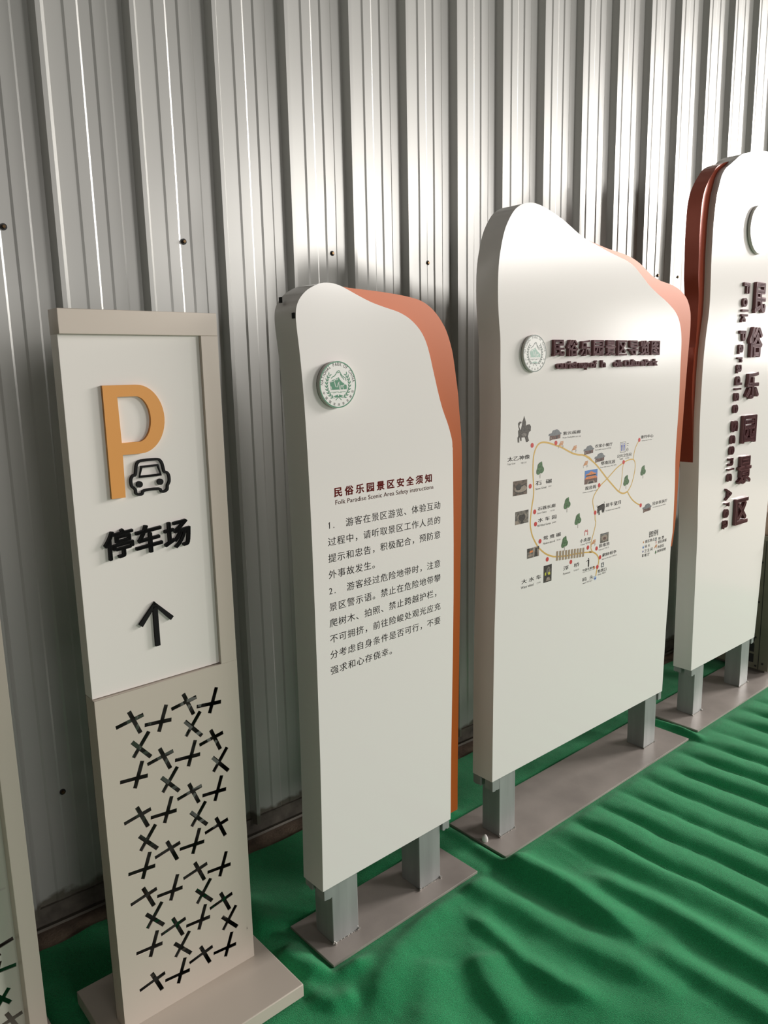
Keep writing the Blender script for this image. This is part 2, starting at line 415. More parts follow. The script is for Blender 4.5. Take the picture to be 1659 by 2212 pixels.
TEXTS = [
  ('紫云画廊',0.381,1.4283,0.1051,0.0122) ,
  ('Purple Cloud gallery',0.3799,1.4151,0.0728,0.0067) ,
  ('보라 구름',0.4561,1.415,0.0305,0.0053) ,
  ('太乙神像',0.081,1.3617,0.1163,0.0148) ,
  ('Taiyi God',0.0798,1.3486,0.0405,0.0071) ,
  ('태을 신상',0.1511,1.3483,0.0286,0.0057) ,
  ('石  碾',0.2297,1.2649,0.0922,0.0146) ,
  ('Stone Grind',0.23,1.2497,0.06,0.0074) ,
  ('돌절구',0.3026,1.2514,0.0171,0.0052) ,
  ('石器长廊',0.2441,1.175,0.1016,0.0131) ,
  ('Stone Gallery',0.2423,1.1614,0.0524,0.0071) ,
  ('석기 복도',0.317,1.1622,0.0258,0.0049) ,
  ('水 车 园',0.2467,1.1328,0.1052,0.0144) ,
  ('Mill Wheel Garden',0.2434,1.1169,0.0765,0.0076) ,
  ('물레방아',0.328,1.1172,0.0227,0.0061) ,
  ('鸳 鸯 碾',0.2783,1.0637,0.1023,0.0146) ,
  ('Mandarin duck roll',0.2787,1.048,0.0677,0.0073) ,
  ('원앙 롤러',0.3562,1.0492,0.0231,0.0058) ,
  ('大 水 车',0.1607,0.9264,0.1085,0.0161) ,
  ('Water wheel',0.158,0.9091,0.0691,0.0096) ,
  ('큰 수차',0.2452,0.9099,0.0213,0.007) ,
  ('浮   桥',0.4002,0.9294,0.0986,0.016) ,
  ('Pontoon',0.3991,0.9135,0.0427,0.0081) ,
  ('부교입니다',0.4643,0.9143,0.0333,0.0065) ,
  ('导游志愿者',0.5211,0.9032,0.0764,0.0092) ,
  ('Volunteer station point',0.5214,0.8974,0.0764,0.0035) ,
  ('小卖部',0.4989,1.017,0.0688,0.0147) ,
  ('A store 작은가게',0.5044,1.006,0.0618,0.0076) ,
  ('投缘池',0.6241,0.9777,0.0708,0.0146) ,
  ('Fate pond 인연 못',0.624,0.9656,0.0673,0.0074) ,
  ('鹬蚌相争',0.6489,0.9375,0.0975,0.0138) ,
  ('Snipe and the clam 조개와도요',0.6463,0.9252,0.1051,0.0069) ,
  ('检票口',0.6211,0.8782,0.0582,0.0134) ,
  ('ticket 개찰구',0.6216,0.8681,0.0562,0.008) ,
  ('码  头',0.5212,0.863,0.0721,0.015) ,
  ('wharf 부두입구',0.5236,0.853,0.062,0.0073) ,
  ('图例',0.9866,0.961,0.0696,0.0251) ,
  ('景区景点',0.9569,0.941,0.0731,0.0126) ,
  ('检 票',1.061,0.938,0.0458,0.0129) ,
  ('码 头',0.9565,0.9209,0.04,0.0127) ,
  ('景区商铺',1.0584,0.9222,0.0688,0.0134) ,
  ('卫 生 间',0.9542,0.901,0.0631,0.0137) ,
  ('休息区',1.0576,0.902,0.0522,0.0135) ,
  ('餐 厅',0.9556,0.8832,0.0404,0.0138) ,
  ('树林绿地',1.0567,0.8834,0.0684,0.0135) ,
  ('农家小餐厅',0.5792,1.3665,0.1145,0.013) ,
  ('Farm small restaurant 농가식당',0.5815,1.3562,0.1033,0.0059) ,
  ('鄂南民居',0.6207,1.2978,0.0952,0.014) ,
  ('Ernan folk houses 어난 민가',0.6176,1.2873,0.1066,0.0056) ,
  ('观音阁',0.5226,1.214,0.0707,0.0139) ,
  ('Goddess mercy pavilion 관음각',0.509,1.2033,0.0921,0.0059) ,
  ('公共卫生间',0.7282,1.3159,0.0989,0.0125) ,
  ('Toilet',0.7452,1.307,0.0249,0.0061) ,
  ('화장실',0.7857,1.307,0.0261,0.0052) ,
  ('垂钓中心',0.8924,1.3778,0.0938,0.0133) ,
  ('Fishing centre 낚시센터',0.9014,1.3666,0.0743,0.005) ,
  ('犀牛望月',0.6611,1.1311,0.1038,0.0158) ,
  ('The rhinoceros looks at moon 코뿔소',0.6613,1.1151,0.1021,0.0066) ,
  ('民俗表演厅',1.0025,1.0943,0.1155,0.0142) ,
  ('Folk performing hall 공연장',1.0057,1.0825,0.1006,0.0062) ,
]
# ------------------------------------------------------------------ the setting
PITCH, X0, YW = 0.25747, 0.7039, 2.325


def build_wall():
    prof = []
    for k in range(-7, 40):
        x = X0 + PITCH * k
        prof += [(x - 0.011, YW), (x, YW - 0.030), (x + 0.013, YW - 0.030), (x + 0.031, YW)]
        for a, b in ((0.077, 0.117), (0.154, 0.198)):
            prof += [(x + a, YW), (x + a + 0.007, YW - 0.0026), (x + b, YW - 0.0026), (x + b + 0.006, YW)]
    zs = [0.045 + 0.085 * i for i in range(60)]
    vs, fs = [], []
    screws = [(0.577, 2.069), (1.094, 2.073), (1.656, 2.079), (2.113, 2.077), (3.722, 2.12), (3.913, 2.123), (0.575, 0.413)]
    for z in zs:
        for x, y in prof:
            d = 0.0011 * noise.noise((x * 3.0, z * 1.1, 0.3)) + 0.0004 * noise.noise((x * 9.0, z * 4.0, 5.1))
            for sx, sz in screws:
                r2 = ((x - sx) / 0.07) ** 2 + ((z - sz) / 0.12) ** 2
                d += 0.0022 * math.exp(-r2)
            vs.append((x, y + d, z))
    n = len(prof)
    for j in range(len(zs) - 1):
        for i in range(n - 1):
            fs.append((j * n + i, j * n + i + 1, (j + 1) * n + i + 1, (j + 1) * n + i))
    me = bpy.data.meshes.new('wall_back')
    me.from_pydata(vs, [], fs)
    me.polygons.foreach_set('use_smooth', [True] * len(fs))
    me.set_sharp_from_angle(angle=math.radians(10))
    m = mat('painted_steel_sheet', (0.50, 0.50, 0.475), 0.35, 0.28, 0.5)
    nt = m.node_tree
    b = nt.nodes['Principled BSDF']
    tc = nt.nodes.new('ShaderNodeTexCoord')
    sep = nt.nodes.new('ShaderNodeSeparateXYZ')
    nt.links.new(tc.outputs['Object'], sep.inputs[0])
    no = nt.nodes.new('ShaderNodeTexNoise')
    no.inputs['Scale'].default_value = 14
    no.inputs['Detail'].default_value = 8
    nt.links.new(tc.outputs['Object'], no.inputs[0])
    ad = nt.nodes.new('ShaderNodeMath')
    ad.operation = 'MULTIPLY_ADD'
    ad.inputs[1].default_value = 0.09
    nt.links.new(no.outputs[0], ad.inputs[0])
    nt.links.new(sep.outputs[2], ad.inputs[2])
    rmp = nt.nodes.new('ShaderNodeMapRange')          # splash dirt along the bottom edge
    rmp.inputs['From Min'].default_value = 0.118
    rmp.inputs['From Max'].default_value = 0.135
    nt.links.new(ad.outputs[0], rmp.inputs['Value'])
    mx = nt.nodes.new('ShaderNodeMix')
    mx.data_type = 'RGBA'
    mx.inputs['A'].default_value = (0.19, 0.175, 0.145, 1)
    mx.inputs['B'].default_value = (0.50, 0.50, 0.475, 1)
    nt.links.new(rmp.outputs[0], mx.inputs['Factor'])
    nt.links.new(mx.outputs['Result'], b.inputs['Base Color'])
    w = link('wall_back', me, m)
    w['kind'] = 'structure'
    w['label'] = 'pale grey corrugated steel wall behind the signs'
    for sx, sz in screws:
        y = YW + 0.002
        bm = bmesh.new()
        bmesh.ops.create_cone(bm, cap_ends=True, segments=20, radius1=0.009, radius2=0.009, depth=0.004, matrix=Matrix.Translation((0, -0.001, 0)) @ Matrix.Rotation(math.pi / 2, 4, 'X'))
        for f in bm.faces:
            f.material_index = 1
        k = len(bm.faces)
        bmesh.ops.create_cone(bm, cap_ends=True, segments=6, radius1=0.0058, radius2=0.0045, depth=0.007, matrix=Matrix.Translation((0, -0.006, 0)) @ Matrix.Rotation(math.pi / 2, 4, 'X'))
        from_bm('screw', bm, [M['screw'], M['rubber']], w, (sx, y, sz))
    return w


wall = build_wall()

bm = bmesh.new()
box_bm(bm, -1.6, 10.5, 2.315, 2.40, -0.02, 0.062)
ch = from_bm('trim_1', bm, M['channel'])
ch['kind'] = 'structure'
ch['label'] = 'dirty steel base channel under the corrugated wall'
# loose lip of the channel, a thin strip lying along its foot
bm = bmesh.new()
pts = []
for i in range(121):
    x = -1.0 + i * 0.06
    pts.append((x, 2.296 + 0.006 * noise.noise((x * 2.3, 0, 0)), 0.004 + 0.003 * noise.noise((x * 3.1, 4, 0))))
prev = None
for x, y, z in pts:
    ring = [bm.verts.new((x, y - 0.004, z)), bm.verts.new((x, y, z + 0.006)), bm.verts.new((x, y + 0.022, z))]
    if prev:
        for a in range(3):
            bm.faces.new((prev[a], ring[a], ring[(a + 1) % 3], prev[(a + 1) % 3]))
    prev = ring
lip = from_bm('trim_2', bm, mat('bent_channel_lip', (0.14, 0.125, 0.10), 0.5, 0.3))
lip['kind'] = 'structure'
lip['label'] = 'thin bent metal lip along the foot of the wall'

bm = bmesh.new()
box_bm(bm, -4, 11, -5, 2.5, -0.12, -0.015)
fl = from_bm('floor', bm, M['concrete'])
fl['kind'] = 'structure'
fl['label'] = 'bare brown concrete floor strip at the foot of the wall'

# ---- footprints that hold the carpet down: (origin, yaw, u0, u1, y0, y1)
FEET = [((0.8941, 1.7466), 2.5, -0.422, 0.043, -0.18, 0.216),
        ((1.117, 1.667), 2.5, -0.050, 0.564, -0.058, 0.157),
        ((1.82, 1.708), 1.9, -0.010, 1.256, -0.083, 0.188),
        ((3.30, 1.772), 1.9, -0.123, 1.02, -0.088, 0.19),
        ((4.04, 1.765), 0.0, 0.0, 0.86, -0.01, 0.43),
        ((0.36, 1.817), 2.0, -0.46, 0.022, -0.18, 0.19)]


def foot_dist(x, y):
    d = 9.0
    for (ox, oy), yaw, u0, u1, y0, y1 in FEET:
        a = math.radians(yaw)
        u = (x - ox) * math.cos(a) + (y - oy) * math.sin(a)
        v = -(x - ox) * math.sin(a) + (y - oy) * math.cos(a)
        dx = max(u0 - u, u - u1, 0)
        dy = max(y0 - v, v - y1, 0)
        d = min(d, math.hypot(dx, dy))
    return d


def sst(a, b, x):
    t = max(0.0, min(1.0, (x - a) / (b - a)))
    return t * t * (3 - 2 * t)


def seg_dist(x, y, pts):
    """signed distance to a polyline crease and the parameter along it (0..1)"""
    best = (9.0, 0.0, 0.0)
    n = len(pts) - 1
    for i in range(n):
        (ax, ay), (bx, by) = pts[i], pts[i + 1]
        dx, dy = bx - ax, by - ay
        L2 = dx * dx + dy * dy
        t = max(0.0, min(1.0, ((x - ax) * dx + (y - ay) * dy) / L2))
        px, py = x - ax - dx * t, y - ay - dy * t
        d = math.hypot(px, py)
        if d < best[0]:
            s = 1 if dx * py - dy * px > 0 else -1
            best = (d, s * d, (i + t) / n)
    return best


# single swells: crest line, half width, height
SWELLS = [
    ([(1.795, 2.05), (1.808, 1.897), (1.812, 1.749), (1.813, 1.532), (1.827, 1.365), (1.819, 1.219), (1.81, 1.07)], 0.050, 0.034),
    ([(1.955, 1.40), (1.958, 1.265), (1.979, 1.139), (1.977, 1.039), (1.974, 0.917), (1.972, 0.70), (1.97, 0.3)], 0.048, 0.026),
    ([(1.61, 1.68), (1.621, 1.591), (1.651, 1.408), (1.66, 1.236), (1.689, 1.082), (1.72, 0.9)], 0.055, 0.020),
    ([(1.513, 1.52), (1.505, 1.357), (1.491, 1.269), (1.502, 1.14), (1.536, 1.03)], 0.032, 0.015),
    ([(1.80, 1.08), (1.815, 0.947), (1.825, 0.84), (1.821, 0.70), (1.82, 0.4)], 0.045, 0.020),
    ([(1.41, 1.38), (1.354, 1.248), (1.31, 1.12)], 0.050, 0.018),
    ([(3.10, 2.0), (3.115, 1.864), (3.132, 1.768), (3.105, 1.60)], 0.020, 0.014),
    ([(0.975, 1.75), (0.984, 1.725), (1.017, 1.635), (1.091, 1.581), (1.17, 1.545)], 0.035, 0.018),
    ([(1.52, 1.65), (1.503, 1.637), (1.367, 1.571), (1.247, 1.529), (1.148, 1.473), (1.03, 1.38)], 0.050, 0.015),
    ([(0.94, 1.60), (0.953, 1.573), (0.998, 1.503), (1.064, 1.478)], 0.032, 0.016),
    ([(0.98, 2.15), (1.00, 2.0), (0.99, 1.83)], 0.045, 0.022),
    ([(0.72, 2.2), (0.70, 2.05), (0.74, 1.98)], 0.06, 0.015),
    ([(1.30, 1.45), (1.20, 1.34), (1.08, 1.25)], 0.06, 0.012),
]


def carpet_height(x, y):
    # folds that run square to the wall, evenly spaced in front of the two big signs
    wob = 0.022 * noise.noise((x * 0.9, y * 1.6, 2.0)) + 0.010 * noise.noise((x * 4.0, y * 5.0, 9.0))
    ph = (x + wob - 2.085 - 0.035 * sst(1.6, 0.8, y)) / 0.155
    k = round(ph)
    fr = ph - k
    # rounded back on the far side, short steep drop towards the near side
    s = fr + 0.5
    c = math.sin(math.pi / 2 * s / 0.38) if s < 0.38 else math.cos(math.pi / 2 * (s - 0.38) / 0.62) ** 0.9
    amp = 0.030 * (0.8 + 0.5 * noise.noise((k * 1.7, y * 1.2, 0.0)))
    amp *= sst(2.0, 2.12, x + 0.12 * (y - 1.4)) * (0.30 + 0.70 * sst(1.67, 1.42, y))
    amp *= sst(1.95, 1.6, y) + 0.12
    h = amp * c
    L = 1 - sst(1.95, 2.15, x)
    h += L * (0.014 * noise.noise((x * 5.2 + 1.5 * y, y * 2.6, 3.3)) + 0.005 * noise.noise((x * 9, y * 7, 1.1)))
    for pts, w, a in SWELLS:
        d, sd, t = seg_dist(x, y, pts)
        if d < 3 * w:
            ww = w * (1.25 if sd > 0 else 0.8)
            h += 1.2 * a * math.exp(-(d / ww) ** 2) * min(1.0, 0.25 + 6 * t) * min(1.0, 0.15 + 6 * (1 - t))
    h += 0.0022 * noise.noise((x * 16, y * 13, 7.0)) + 0.0008 * noise.noise((x * 45, y * 30, 2.0))
    d = foot_dist(x, y)
    return max(-0.0115, -0.0100 + 0.004 * sst(0.0, 0.03, d) + h * sst(0.0, 0.05, d))


def build_carpet():
    xs = [-1.0 + 0.0095 * i for i in range(690)]
    ys = [-1.2 + 0.03 * i for i in range(50)] + [0.3 + 0.0125 * i for i in range(155)]
    vs, fs = [], []
    for y in ys:
        for x in xs:
            e = 0.008 * noise.noise((x * 5, 0, 0)) if y > 2.2 else 0
            vs.append((x, y + e, carpet_height(x, y)))
    n = len(xs)
    for j in range(len(ys) - 1):
        for i in range(n - 1):
            fs.append((j * n + i, j * n + i + 1, (j + 1) * n + i + 1, (j + 1) * n + i))
    me = bpy.data.meshes.new('carpet')
    me.from_pydata(vs, [], fs)
    me.polygons.foreach_set('use_smooth', [True] * len(fs))
    c = link('carpet', me, M['felt'])
    tag(c, 'green felt carpet lying in long folds on the floor', 'carpet')
    return c


build_carpet()

# ------------------------------------------------------------------ shared sign pieces

def steel_post(root, u0, u1, y0, y1, top):
    p = box('post', u0, u1, y0, y1, 0.0, top, M['steel'], root, 0.002)
    bm = bmesh.new()
    rnd = random.Random(int(u0 * 1e4))
    for (u, y) in ((u0, y0), (u1, y0)):
        for k in range(4):
            r = rnd.uniform(0.0022, 0.0045)
            bmesh.ops.create_icosphere(bm, subdivisions=1, radius=r,
                                       matrix=Matrix.Translation((u + rnd.uniform(-0.003, 0.005), y + rnd.uniform(-0.005, 0.002), rnd.uniform(0.001, 0.006))))
    for k in range(26):
        t = (k + rnd.uniform(-.3, .3)) / 26
        bmesh.ops.create_icosphere(bm, subdivisions=1, radius=rnd.uniform(0.0012, 0.0024),
                                   matrix=Matrix.Translation((u0 + (u1 - u0) * t, y0 - 0.001, 0.001)))
    from_bm('weld_bead', bm, M['weld'], p)
    return p


def frame_stub(root, u0, u1, y0, y1, z0, z1, seed):
    """square tube end with a rough torch-cut lower edge"""
    rnd = random.Random(seed)
    bm = bmesh.new()
    n = 6
    loop = []
    for (a, b) in (((u0, y0), (u1, y0)), ((u1, y0), (u1, y1)), ((u1, y1), (u0, y1)), ((u0, y1), (u0, y0))):
        for k in range(n):
            t = k / n
            loop.append((a[0] + (b[0] - a[0]) * t, a[1] + (b[1] - a[1]) * t))
    lo = [bm.verts.new((u, y, z0 + rnd.uniform(-0.002, 0.003))) for u, y in loop]
    hi = [bm.verts.new((u, y, z1)) for u, y in loop]
    for i in range(len(loop)):
        j = (i + 1) % len(loop)
        bm.faces.new((lo[i], lo[j], hi[j], hi[i]))
    bm.faces.new(lo)
    bm.faces.new(hi)
    return from_bm('frame_stub', bm, M['steel'], root)


def base_plate(root, u0, u1, y0, y1):
    return box('base_plate', u0, u1, y0, y1, -0.009, 0.0, M['plate'], root, 0.001)


def emblem(root, u, z, r, depth, rim, lin, fill, ink, face='white'):
    """round park emblem: disc, rim, lettering round the edge, hills and laurels"""
    n = 72
    bm = bmesh.new()
    a = [bm.verts.new((u + r * math.cos(2 * math.pi * i / n), -depth, z + r * math.sin(2 * math.pi * i / n))) for i in range(n)]
    b = [bm.verts.new((u + r * math.cos(2 * math.pi * i / n), -0.003, z + r * math.sin(2 * math.pi * i / n))) for i in range(n)]
    f = bm.faces.new(a)
    bm.faces.new(b[::-1])
    for i in range(n):
        q = bm.faces.new((a[i], b[i], b[(i + 1) % n], a[(i + 1) % n]))
        q.material_index = 1
    disc = from_bm('emblem_disc', bm, [M[face], M['edge']], root, smooth=30)
    y = -depth
    s = r / 0.0605
    p = Print()
    p.ring(u, z, r * 0.945, r * 0.995, rim, y=y)
    p.build('emblem_rim', disc)
    p = Print()
    txt = 'NATIONAL PARK OF CHINA'
    a0, a1 = math.radians(176), math.radians(10)
    wid = {'I': 0.5, ' ': 0.75}
    tot = sum(wid.get(c, 1.0) for c in txt) - 1
    acc = 0
    for i, c in enumerate(txt):
        w = wid.get(c, 1.0)
        acc += w / 2 if i else 0
        an = a0 + (a1 - a0) * acc / tot
        acc += w / 2
        if c == ' ':
            continue
        rr = r * 0.80
        p.em(c, u + rr * math.cos(an), z + rr * math.sin(an), 0.0098 * s, 0.0125 * s, ink, an - math.pi / 2, 0.0, y, True)
    for i, c in enumerate('中国国家风景名胜区'):
        an = math.radians(202 + (338 - 202) / 8 * i + 1)
        rr = r * 0.90
        p.em(c, u + rr * math.cos(an), z + rr * math.sin(an), 0.0078 * s, 0.0078 * s, ink, an + math.pi / 2, 0.0, y, True)
    p.build('emblem_lettering', disc)
    # hills over water (coordinates in radii)
    def P(pts):
        return [(u + a * r, z + b * r) for a, b in pts]
    p = Print()
    hill = [(-.40, -.21), (-.42, -.05), (-.45, .12), (-.36, .17), (-.28, .21), (-.14, .24), (-.05, .28), (.04, .32), (.08, .25), (.13, .19), (.19, .13), (.26, .08), (.32, .06), (.38, .0), (.46, -.02), (.47, -.10), (.46, -.21)]
    p.poly(P(hill), fill, 0, y)
    ridge = [(-.37, .28), (-.31, .31), (-.27, .35), (-.21, .36), (-.15, .41), (-.10, .46), (-.08, .50), (-.03, .56), (.04, .59), (.10, .58), (.13, .52), (.16, .46), (.20, .41), (.25, .36), (.31, .33), (.36, .29), (.40, .30), (.42, .22), (.45, .16)]
    p.stroke(P(ridge), 0.035 * r, lin, 0, y)
    p.stroke(P([(.14, .44), (.20, .33), (.28, .27), (.33, .20)]), 0.03 * r, lin, 0, y)
    p.stroke(P([(-.04, .50), (.04, .52), (.09, .50)]), 0.03 * r, lin, 0, y)
    for w in ([(-.42, .12), (-.22, .17), (-.14, .22), (-.06, .20), (0, .29)], [(-.20, .14), (-.14, -.08), (-.05, -.10), (.0, .06), (.06, .12)],
              [(.03, .10), (.06, -.16), (.12, -.22), (.14, -.04), (.30, -.06), (.34, .04)], [(.12, -.10), (.26, -.10), (.28, -.22)], [(-.40, -.06), (-.36, -.2)]):
        p.stroke(P(w), 0.028 * r, face, 1, y)
    p.stroke(P([(-.46, -.235), (.48, -.235)]), 0.02 * r, face, 1, y)
    for a, b, zz in ((-.44, .02, -.31), (.08, .40, -.31), (-.30, -.12, -.345), (-.02, .18, -.34)):
        p.stroke(P([(a, zz), (b, zz + .005)]), 0.018 * r, lin, 0, y)
    for sg in (-1, 1):
        p.poly(P([(sg * .03, -.42), (sg * .30, -.49), (sg * .10, -.54), (sg * .03, -.52)]), fill, 0, y)
        p.stroke(P([(sg * -.02, -.50), (sg * .16, -.66)]), 0.03 * r, lin, 0, y)
    p.build('emblem_landscape', disc)
    p = Print()
    for sg in (-1, 1):
        stem = [(math.radians(-100 + 142 * t / 20), .64) for t in range(21)]
        for k in range(9):
            an = math.radians(-62 + 12.5 * k)
            c0 = (.62 * math.cos(an), -.0 + .62 * math.sin(an))
            for tw in (-1, 1):
                da = an + math.pi / 2 + tw * 0.55
                L = .18
                tip = (c0[0] + L * math.cos(da), c0[1] + L * math.sin(da))
                mid = ((c0[0] + tip[0]) / 2 - .026 * math.sin(da), (c0[1] + tip[1]) / 2 + .03 * math.cos(da))
                mi2 = ((c0[0] + tip[0]) / 2 + .03 * math.sin(da), (c0[1] + tip[1]) / 2 - .03 * math.cos(da))
                q = [c0, mid, tip, mi2]
                p.poly(P([(sg * a, b) for a, b in q]), lin, 0, y)
        p.stroke(P([(sg * .62 * math.cos(math.radians(a)), .62 * math.sin(math.radians(a))) for a in range(-66, 40, 6)]), 0.014 * r, lin, 0, y)
        p.stroke(P([(sg * .25, -.56), (sg * .04, -.52)]), 0.02 * r, lin, 0, y)
    p.build('laurel_wreath', disc)
    return disc


def raised(root, name, ch, u, z, w, h, depth, bold, m='letter', rot=0):
    """one raised character; rot=-90 turns it to read downwards"""
    p = Print()
    if rot == 0:
        p.text(ch, u, z, w, h, m, bold, depth=depth)
    else:
        q = Print().text(ch, 0, 0, w, h, m, bold, depth=depth)
        p.add([(u + b, a2, z - a) for a, a2, b in q.v], q.f, m)
    o = p.build(name, root)
    return o


# ------------------------------------------------------------------ the parking sign
def xcut(c, kind, turn=1):
    """cut-out of two crossed strokes"""
    A = {'A': (((-.0430, -.0075), (.0268, .0048)), ((-.0085, .0238), (.0158, -.0396))),
         'B': (((-.0432, .0052), (.0268, -.0024)), ((.0160, .0408), (-.0084, -.0240))),
         'C': (((.0254, .0340), (-.0185, -.0202)), ((-.0186, .0210), (.0255, -.0334)))}[kind]
    w = 0.0053
    (p, q), (r, s) = A
    def dirn(a, b):
        L = math.hypot(b[0] - a[0], b[1] - a[1])
        return (b[0] - a[0]) / L, (b[1] - a[1]) / L
    d1, d2 = dirn(p, q), dirn(r, s)
    n1, n2 = (-d1[1], d1[0]), (-d2[1], d2[0])
    # outline of the union of two bars: walk bar end, inner corner, bar end, ...
    def inter(o1, s1, o2, s2):
        a = (o1[0] + n1[0] * w * s1, o1[1] + n1[1] * w * s1)
        b = (o2[0] + n2[0] * w * s2, o2[1] + n2[1] * w * s2)
        den = d1[0] * d2[1] - d1[1] * d2[0]
        t = ((b[0] - a[0]) * d2[1] - (b[1] - a[1]) * d2[0]) / den
        return (a[0] + d1[0] * t, a[1] + d1[1] * t)
    def off(o, n, sg):
        return (o[0] + n[0] * w * sg, o[1] + n[1] * w * sg)
    cr = d1[0] * d2[1] - d1[1] * d2[0]
    if cr > 0:
        loop = [off(q, n1, -1), off(q, n1, 1), inter(p, 1, r, -1), off(s, n2, -1), off(s, n2, 1), inter(p, 1, r, 1),
                off(p, n1, 1), off(p, n1, -1), inter(p, -1, r, 1), off(r, n2, 1), off(r, n2, -1), inter(p, -1, r, -1)]
    else:
        loop = [off(q, n1, 1), off(q, n1, -1), inter(p, -1, r, 1), off(s, n2, 1), off(s, n2, -1), inter(p, -1, r, -1),
                off(p, n1, -1), off(p, n1, 1), inter(p, 1, r, -1), off(r, n2, -1), off(r, n2, 1), inter(p, 1, r, 1)]
    return [(c[0] + turn * a, c[1] + turn * b) for a, b in loop]


def parking_sign():
    r = empty('parking_sign', (0.8941, 1.7466, 0), 2.5, 'tall beige parking sign with orange P and cut-out crosses, on a flat plinth', 'sign')
    u0, u1, T = -0.378, 0.0, 0.056
    pb = box('plinth', -0.423, 0.043, -0.180, 0.217, 0.0, 0.0383, M['beige'], r, 0.0025)
    holes = [xcut(c, k) for k, L in (('A', XA), ('B', XB), ('C', XC)) for c in L]
    holed_plate('cutout_front', [(u0, 0.0385), (u1, 0.0385), (u1, 0.927), (u0, 0.927)], holes, 0.0, 0.0022, M['beige'], r)
    holed_plate('cutout_back', [(u0, 0.0385), (u1, 0.0385), (u1, 0.927), (u0, 0.927)], holes, T - 0.0022, T, M['bare'], r)
    bm = bmesh.new()
    box_bm(bm, u0, u0 + 0.002, 0.0022, T - 0.0022, 0.0385, 0.927)
    box_bm(bm, u1 - 0.002, u1, 0.0022, T - 0.0022, 0.0385, 0.927)
    box_bm(bm, u0 + 0.002, u1 - 0.002, 0.0022, T - 0.0022, 0.924, 0.927)
    from_bm('lower_casing', bm, M['beige'], r)
    box('top_rail', u0, u1, 0.0, T, 1.759, 1.8126, M['beige'], r, 0.0012)
    box('side_stile', -0.0458, u1, 0.0, T, 0.927, 1.759, M['beige'], r, 0.0008)
    pan = box('message_panel', u0 - 0.0005, -0.0458, 0.0105, T - 0.003, 0.929, 1.759, M['panel'], r, 0.0008)
    pan['label'] = 'white recessed panel'
    y = 0.0105
    # letter P
    arc = lambda cx, cz, rx, rz, a0, a1, n=22: [(cx + rx * math.cos(math.radians(a0 + (a1 - a0) * i / n)), cz + rz * math.sin(math.radians(a0 + (a1 - a0) * i / n))) for i in range(n + 1)]
    outer = [(-.2945, 1.3928), (-.2621, 1.3928), (-.2606, 1.4905)] + [(-.220, 1.4905)] + arc(-.2165, 1.5693, .0638, .0788, -90, 90) + [(-.2947, 1.6481)]
    inner = [(-.2625, 1.6219), (-.2260, 1.6219)] + arc(-.2200, 1.5698, .0334, .0521, 90, -90) + [(-.2606, 1.5177)]
    g = holed_plate('letter_p', outer, [inner], y - 0.009, y, [M['gold']], r)
    g['label'] = 'orange letter P'

    def icon(name, build):
        p = Print()
        build(p)
        o = p.build(name, r)
        sm = o.modifiers.new('thickness', 'SOLIDIFY')
        sm.thickness = 0.007
        sm.offset = 0
        o.location.y = y - 0.003
        return o

    def car(p):
        body = [(-.2395, 1.4120), (-.2440, 1.4175), (-.2445, 1.4320), (-.2390, 1.4405), (-.2330, 1.4420), (-.2290, 1.4620), (-.2245, 1.4700), (-.2150, 1.4735),
                (-.1790, 1.4735), (-.1700, 1.4700), (-.1650, 1.4610), (-.1612, 1.4420), (-.1560, 1.4405), (-.1506, 1.4330), (-.1502, 1.4180), (-.1555, 1.4085),
                (-.1570, 1.3990), (-.1640, 1.3950), (-.1720, 1.3955), (-.1780, 1.4030), (-.2140, 1.4030), (-.2200, 1.3955), (-.2290, 1.3950), (-.2350, 1.3990), (-.2355, 1.4070)]
        b = smooth_line(body, 3, True)
        p.stroke(b + b[:2], 0.0058, 'black')
        w = [(-.2230, 1.4360), (-.1700, 1.4360), (-.1765, 1.4590), (-.2165, 1.4590)]
        p.stroke(w + w[:2], 0.0050, 'black')
        p.disc(-.2249, 1.4185, 0.0075, 'black')
        p.disc(-.1734, 1.4190, 0.0075, 'black')
    icon('car_icon', car)

    def arrow(p):
        p.stroke([(-.2500, 1.0790), (-.2107, 1.1245), (-.1690, 1.0800)], 0.0115, 'black')
        p.poly([(-.2107, 1.1310), (-.2160, 1.1225), (-.2055, 1.1225)], 'black')
        p.stroke([(-.2107, 1.0190), (-.2107, 1.1200)], 0.0120, 'black')
    icon('arrow_icon', arrow)
    for ch, a, b, c, d in (('停', -.3210, -.2500, 1.2525, 1.3200), ('车', -.2460, -.1785, 1.2525, 1.3215), ('场', -.1740, -.1045, 1.2525, 1.3210)):
        p = Print().text(ch, a, c, b - a, d - c, 'black', 0.020, depth=0.008)
        p.v = [(u, yy, z + 0.10 * (u - (a + b) / 2)) for u, yy, z in p.v]      # brush-hand slant
        o = p.build('raised_character', r)
        o.location.y = y
    # small chip in the paint
    Print().poly([(-.0190, .1330), (-.0175, .1420), (-.0168, .1345)], 'ink').build('paint_chip', r)
    return r


parking_sign()


